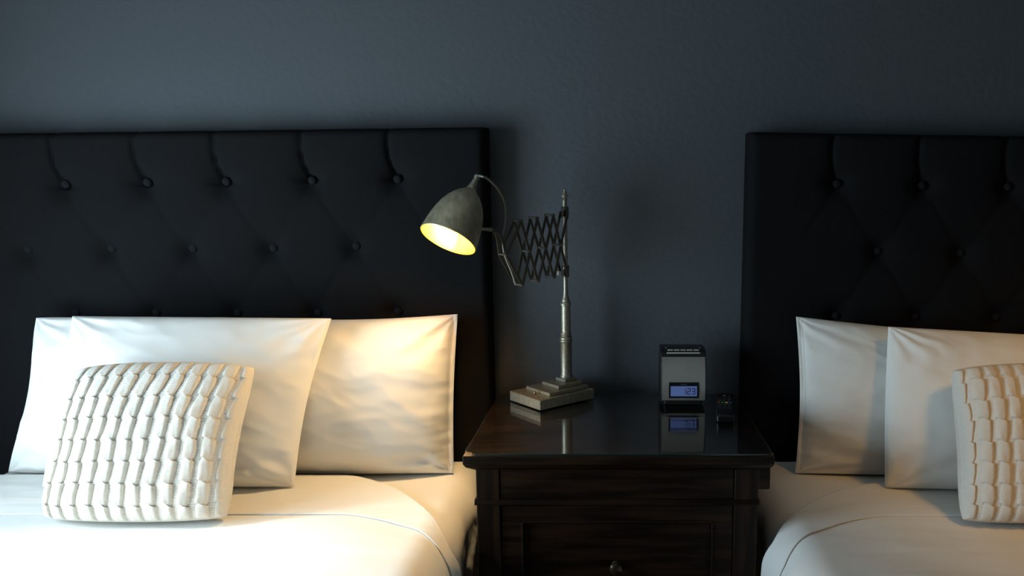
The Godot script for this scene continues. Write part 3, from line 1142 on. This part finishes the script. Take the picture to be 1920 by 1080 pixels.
	# bulb, with the lamp's own light inside it
	b = Mb.new()
	var bp: Array = []
	for k in 11:
		var a := PI * 0.82 * k / 10.0
		bp.append(Vector2(0.027 * sin(a), 0.056 - 0.027 * cos(a)))
	bp.append_array([Vector2(0.0135, 0.092), Vector2(0.013, 0.108), Vector2(0, 0.108)])
	b.lathe(sx, bp, 32)
	obj("bulb", b, M.bulb, t)
	b = Mb.new()
	b.lathe(sx, [Vector2(0, 0.106), Vector2(0.0145, 0.106), Vector2(0.0155, 0.110), Vector2(0.0155, 0.130), Vector2(0.012, 0.137), Vector2(0, 0.137)], 24)
	obj("socket", b, M.black_matte, t)
	var l := OmniLight3D.new()
	l.name = "lamp_light"
	t.add_child(l)
	l.position = open + up * 0.056 - t.position
	l.light_color = Color(1.0, 0.86, 0.62)
	l.light_energy = 0.42
	l.light_size = 0.025
	l.omni_range = 8.0
	l.omni_attenuation = 2.0
	l.shadow_enabled = true


# a flat bar with round ends, lying across n
func strap(b: Mb, a: Vector3, c: Vector3, n: Vector3, _r0 := true, _r1 := true) -> void:
	var u := (c - a).normalized()
	var w := n.cross(u).normalized()
	var n2 := u.cross(w).normalized()
	var len := (c - a).length()
	var hw := 0.0042
	var out := PackedVector2Array()
	for k in 9:
		var an := -PI / 2 + PI * k / 8.0
		out.append(Vector2(len + hw * cos(an), hw * sin(an)))
	for k in 9:
		var an := PI / 2 + PI * k / 8.0
		out.append(Vector2(hw * cos(an), hw * sin(an)))
	b.slab(Transform3D(Basis(u, w, n2), a - n2 * 0.0012), out, 0.0024, 0.0004)


# ---------------------------------------------------------------- clock radio
func clock() -> void:
	var gy := 0.7262
	var x0 := 0.132
	var x1 := 0.256
	var t := thing("clock_radio", "small black clock radio with a silver grille and blue display on the nightstand", "clock radio", Vector3(0.194, gy, 0.15))
	# side outline (z, y): the front leans back and bulges a little
	var prof := PackedVector2Array([Vector2(0.196, 0.7405), Vector2(0.2015, 0.742), Vector2(0.2030, 0.760), Vector2(0.2025, 0.780), Vector2(0.2000, 0.800), Vector2(0.1955, 0.822), Vector2(0.1890, 0.844), Vector2(0.1815, 0.862), Vector2(0.1760, 0.872), Vector2(0.1660, 0.879), Vector2(0.150, 0.881), Vector2(0.105, 0.881), Vector2(0.092, 0.872), Vector2(0.088, 0.850), Vector2(0.086, 0.755), Vector2(0.092, 0.7405)])
	var side := Basis(Vector3(0, 0, 1), Vector3(0, 1, 0), Vector3(-1, 0, 0))
	var b := Mb.new()
	b.slab(Transform3D(side, Vector3(x1, 0, 0)), prof, x1 - x0, 0.0022)
	obj("body", b, M.black, t)
	b = Mb.new()
	b.span(Vector3(x0 + 0.010, gy, 0.098), Vector3(x1 - 0.010, 0.7425, 0.186), 0.003)
	obj("stand", b, M.black_matte, t)
	# point on the front: f from 0 at the foot of the grille to 1 at its top
	var front := func(f: float, out: float) -> Vector2:
		var q := f * 6.0 + 1.0
		var k := mini(int(q), 6)
		var p: Vector2 = prof[k].lerp(prof[k + 1], q - k)
		var tn: Vector2 = (prof[k + 1] - prof[k]).normalized()
		return p + Vector2(tn.y, -tn.x) * out
	var plate := func(fx0: float, fx1: float, f0: float, f1: float, out: float) -> Mb:
		var pb := Mb.new()
		var nf := 13
		var xa := x0 + 0.003 + (x1 - x0 - 0.006) * fx0
		var xb := x0 + 0.003 + (x1 - x0 - 0.006) * fx1
		var o := PackedVector2Array()
		for k in nf:
			o.append(front.call(lerpf(f0, f1, float(k) / (nf - 1)), out))
		for k in nf:
			o.append(front.call(lerpf(f1, f0, float(k) / (nf - 1)), out - 0.0035))
		# outer face with its own uv, then the rim
		var pts := PackedVector3Array()
		var uvs := PackedVector2Array()
		for k in nf:
			for i in 2:
				pts.append(Vector3(xb if i else xa, o[k].y, o[k].x))
				uvs.append(Vector2(pts[-1].x, o[k].y))
		pb.grid(pts, 2, nf, uvs, 1.0)
		var mid := Vector3((xa + xb) * 0.5, (o[0].y + o[nf - 1].y) * 0.5, o[6].x - 0.0017)
		for k in nf - 1:
			for xx in [xa, xb]:
				pb.poly([Vector3(xx, o[k].y, o[k].x), Vector3(xx, o[k + 1].y, o[k + 1].x), Vector3(xx, o[2 * nf - 2 - k].y, o[2 * nf - 2 - k].x), Vector3(xx, o[2 * nf - 1 - k].y, o[2 * nf - 1 - k].x)], mid)
		for e in [0, nf - 1]:
			pb.poly([Vector3(xa, o[e].y, o[e].x), Vector3(xb, o[e].y, o[e].x), Vector3(xb, o[2 * nf - 1 - e].y, o[2 * nf - 1 - e].x), Vector3(xa, o[2 * nf - 1 - e].y, o[2 * nf - 1 - e].x)], mid)
		return pb
	obj("grille", plate.call(0.0, 1.0, 0.02, 0.985, 0.0018), M.grille, t)
	obj("display_bezel", plate.call(0.155, 0.835, 0.085, 0.45, 0.0034), M.black, t)
	obj("screen", plate.call(0.195, 0.805, 0.135, 0.365, 0.0042), M.screen, t)
	# lines and figures lie on the slope of the lower front
	var pa: Vector2 = front.call(0.25, 0.0046)
	var pb2: Vector2 = front.call(0.40, 0.0040)
	var tilt := -atan2(front.call(0.15, 0.0).x - front.call(0.35, 0.0).x, front.call(0.35, 0.0).y - front.call(0.15, 0.0).y)
	var rot := Basis(Vector3.RIGHT, tilt)
	var seg := {"1": "bc", "2": "abged", "3": "abgcd"}
	var hh := 0.0076
	var ww := 0.0082
	var cx := 0.195
	for ch in ["1", "2", "3"]:
		b = Mb.new()
		var at := Transform3D(rot, Vector3(cx, pa.y, pa.x))
		for sname in seg[ch]:
			var c := Vector3.ZERO
			var sz := Vector3(ww, 0.0021, 0.0005)
			match sname:
				"a": c.y = hh
				"d": c.y = -hh
				"b": c = Vector3(ww * 0.5, hh * 0.5, 0)
				"c": c = Vector3(ww * 0.5, -hh * 0.5, 0)
				"e": c = Vector3(-ww * 0.5, -hh * 0.5, 0)
				"f": c = Vector3(-ww * 0.5, hh * 0.5, 0)
			if sname in "bcef":
				sz = Vector3(0.0021, hh * 0.9, 0.0005)
			b.box(at * Transform3D(Basis(), c), sz, 0.0001)
		obj("digit", b, M.digit, t)
		cx += 0.0125
	b = Mb.new()
	b.box(Transform3D(rot, Vector3(0.2305, pa.y + 0.006, pa.x)), Vector3(0.004, 0.0022, 0.0005), 0.0001)
	obj("indicator", b, M.digit, t)
	var tm := TextMesh.new()
	tm.text = "iHome"
	var sf := SystemFont.new()
	sf.font_names = PackedStringArray(["Droid Sans"])
	tm.font = sf
	tm.font_size = 32
	tm.pixel_size = 0.00017
	tm.depth = 0.0004
	var lo := obj("lettering", tm, M.print, t)
	lo.transform = Transform3D(rot, Vector3(0.1935, pb2.y + 0.0005, pb2.x) - t.position)
	# silver keys along the top edge
	var slope := Basis(Vector3.RIGHT, -deg_to_rad(48.0))
	for k in 5:
		b = Mb.new()
		b.box(Transform3D(slope, Vector3(0.1585 + k * 0.0178, 0.8775, 0.1705)), Vector3(0.0150, 0.0040, 0.0030), 0.0005)
		obj("key", b, M.silver, t)
	b = Mb.new()
	b.box(Transform3D(Basis(Vector3.RIGHT, -deg_to_rad(30.0)), Vector3(0.194, 0.8705, 0.1772)), Vector3(0.092, 0.0042, 0.0030), 0.0005)
	obj("snooze_bar", b, M.silver, t)
	for sx in [0.147, 0.241]:
		b = Mb.new()
		b.box(Transform3D(Basis(), Vector3(sx, 0.8815, 0.158)), Vector3(0.003, 0.002, 0.003), 0.0004)
		obj("key_dot", b, M.silver, t)


# ---------------------------------------------------------------- remote control
func remote() -> void:
	var gy := 0.7262
	var a := Vector3(0.286, gy, 0.352)
	var c := Vector3(0.317, gy, 0.125)
	var u := (c - a).normalized()
	var w := u.cross(Vector3.UP).normalized()
	var t := thing("remote_control", "slim black television remote lying beside the clock radio", "remote", a.lerp(c, 0.5))
	var ln := (c - a).length()
	var hw := 0.0235
	var out := PackedVector2Array()
	for k in [[ln, 1.0, 0.0], [0.0, 1.0, 1.0], [0.0, -1.0, 2.0], [ln, -1.0, 3.0]]:
		for s in 6:
			var an: float = (k[2] + s / 5.0) * PI / 2
			var r := 0.008
			out.append(Vector2(k[0] + (-r if k[0] > 0.0 else r) + r * cos(an), k[1] * (hw - r) + r * sin(an)))
	var b := Mb.new()
	b.slab(Transform3D(Basis(u, w, Vector3.UP), a), out, 0.019, 0.003)
	obj("case", b, M.black, t)
	var cols := {0: M.rubber, 1: mat(lin(0.30, 0.02, 0.015), 0.5), 2: mat(lin(0.03, 0.22, 0.06), 0.5), 3: mat(lin(0.55, 0.46, 0.16), 0.5), 4: mat(lin(0.04, 0.07, 0.28), 0.5), 5: mat(lin(0.35, 0.37, 0.36), 0.5)}
	for row in 9:
		for k in 4:
			if row != 3 and k == 3:
				continue
			var m: int = 0
			var x := (k - 1) * 0.0125
			if row == 3:
				m = k + 1
				x = (k - 1.5) * 0.0105
			elif row == 7:
				m = 5 if k == 1 else 0
			elif row == 8:
				m = 1 if k == 0 else 0
			b = Mb.new()
			var p := a + u * (ln * (0.30 + row * 0.078)) + w * x + Vector3(0, 0.0195, 0)
			b.box(Transform3D(Basis(u, Vector3.UP, w * -1.0), p), Vector3(0.0045 if row == 3 or m == 5 else 0.0075, 0.003, 0.0075 if row == 3 else 0.009), 0.0008)
			obj("button", b, cols[m], t)


# ---------------------------------------------------------------- unseen ceiling light, out of view, placed to warm the right bed
func unseen_downlight(at: Vector3, aim: Vector3) -> void:
	var t := thing("unseen_ceiling_light", "unseen round flush ceiling light, out of view, placed to warm the shadowed right bed", "ceiling light", at)
	var b := Mb.new()
	b.lathe(Transform3D(Basis(), at), [Vector2(0.202, 0.0), Vector2(0.202, -0.016), Vector2(0.212, -0.018), Vector2(0.220, -0.012), Vector2(0.222, 0.0), Vector2(0.202, 0.0)], 32)
	obj("rim", b, M.window, t)
	b = Mb.new()
	b.lathe(Transform3D(Basis(), at), [Vector2(0, 0), Vector2(0.201, 0), Vector2(0.201, -0.010), Vector2(0.16, -0.015), Vector2(0, -0.018)], 32)
	var m := mat(lin(0.8, 0.75, 0.65), 0.5)
	m.emission_enabled = true
	m.emission = lin(1.0, 0.74, 0.42)
	m.emission_energy_multiplier = 0.25
	obj("lens", b, m, t)
	var l := SpotLight3D.new()  # warm beam from the unseen ceiling light onto the right bed
	l.name = "unseen_ceiling_light_beam"
	add_child(l)
	l.look_at_from_position(at + Vector3(0, -0.21, 0), aim)
	l.light_color = Color(1.0, 0.74, 0.34)
	l.light_energy = 1.45
	l.light_size = 0.18
	l.spot_angle = 24.0
	l.spot_angle_attenuation = 1.0
	l.spot_range = 8.0
	l.spot_attenuation = 2.0
	l.shadow_enabled = true
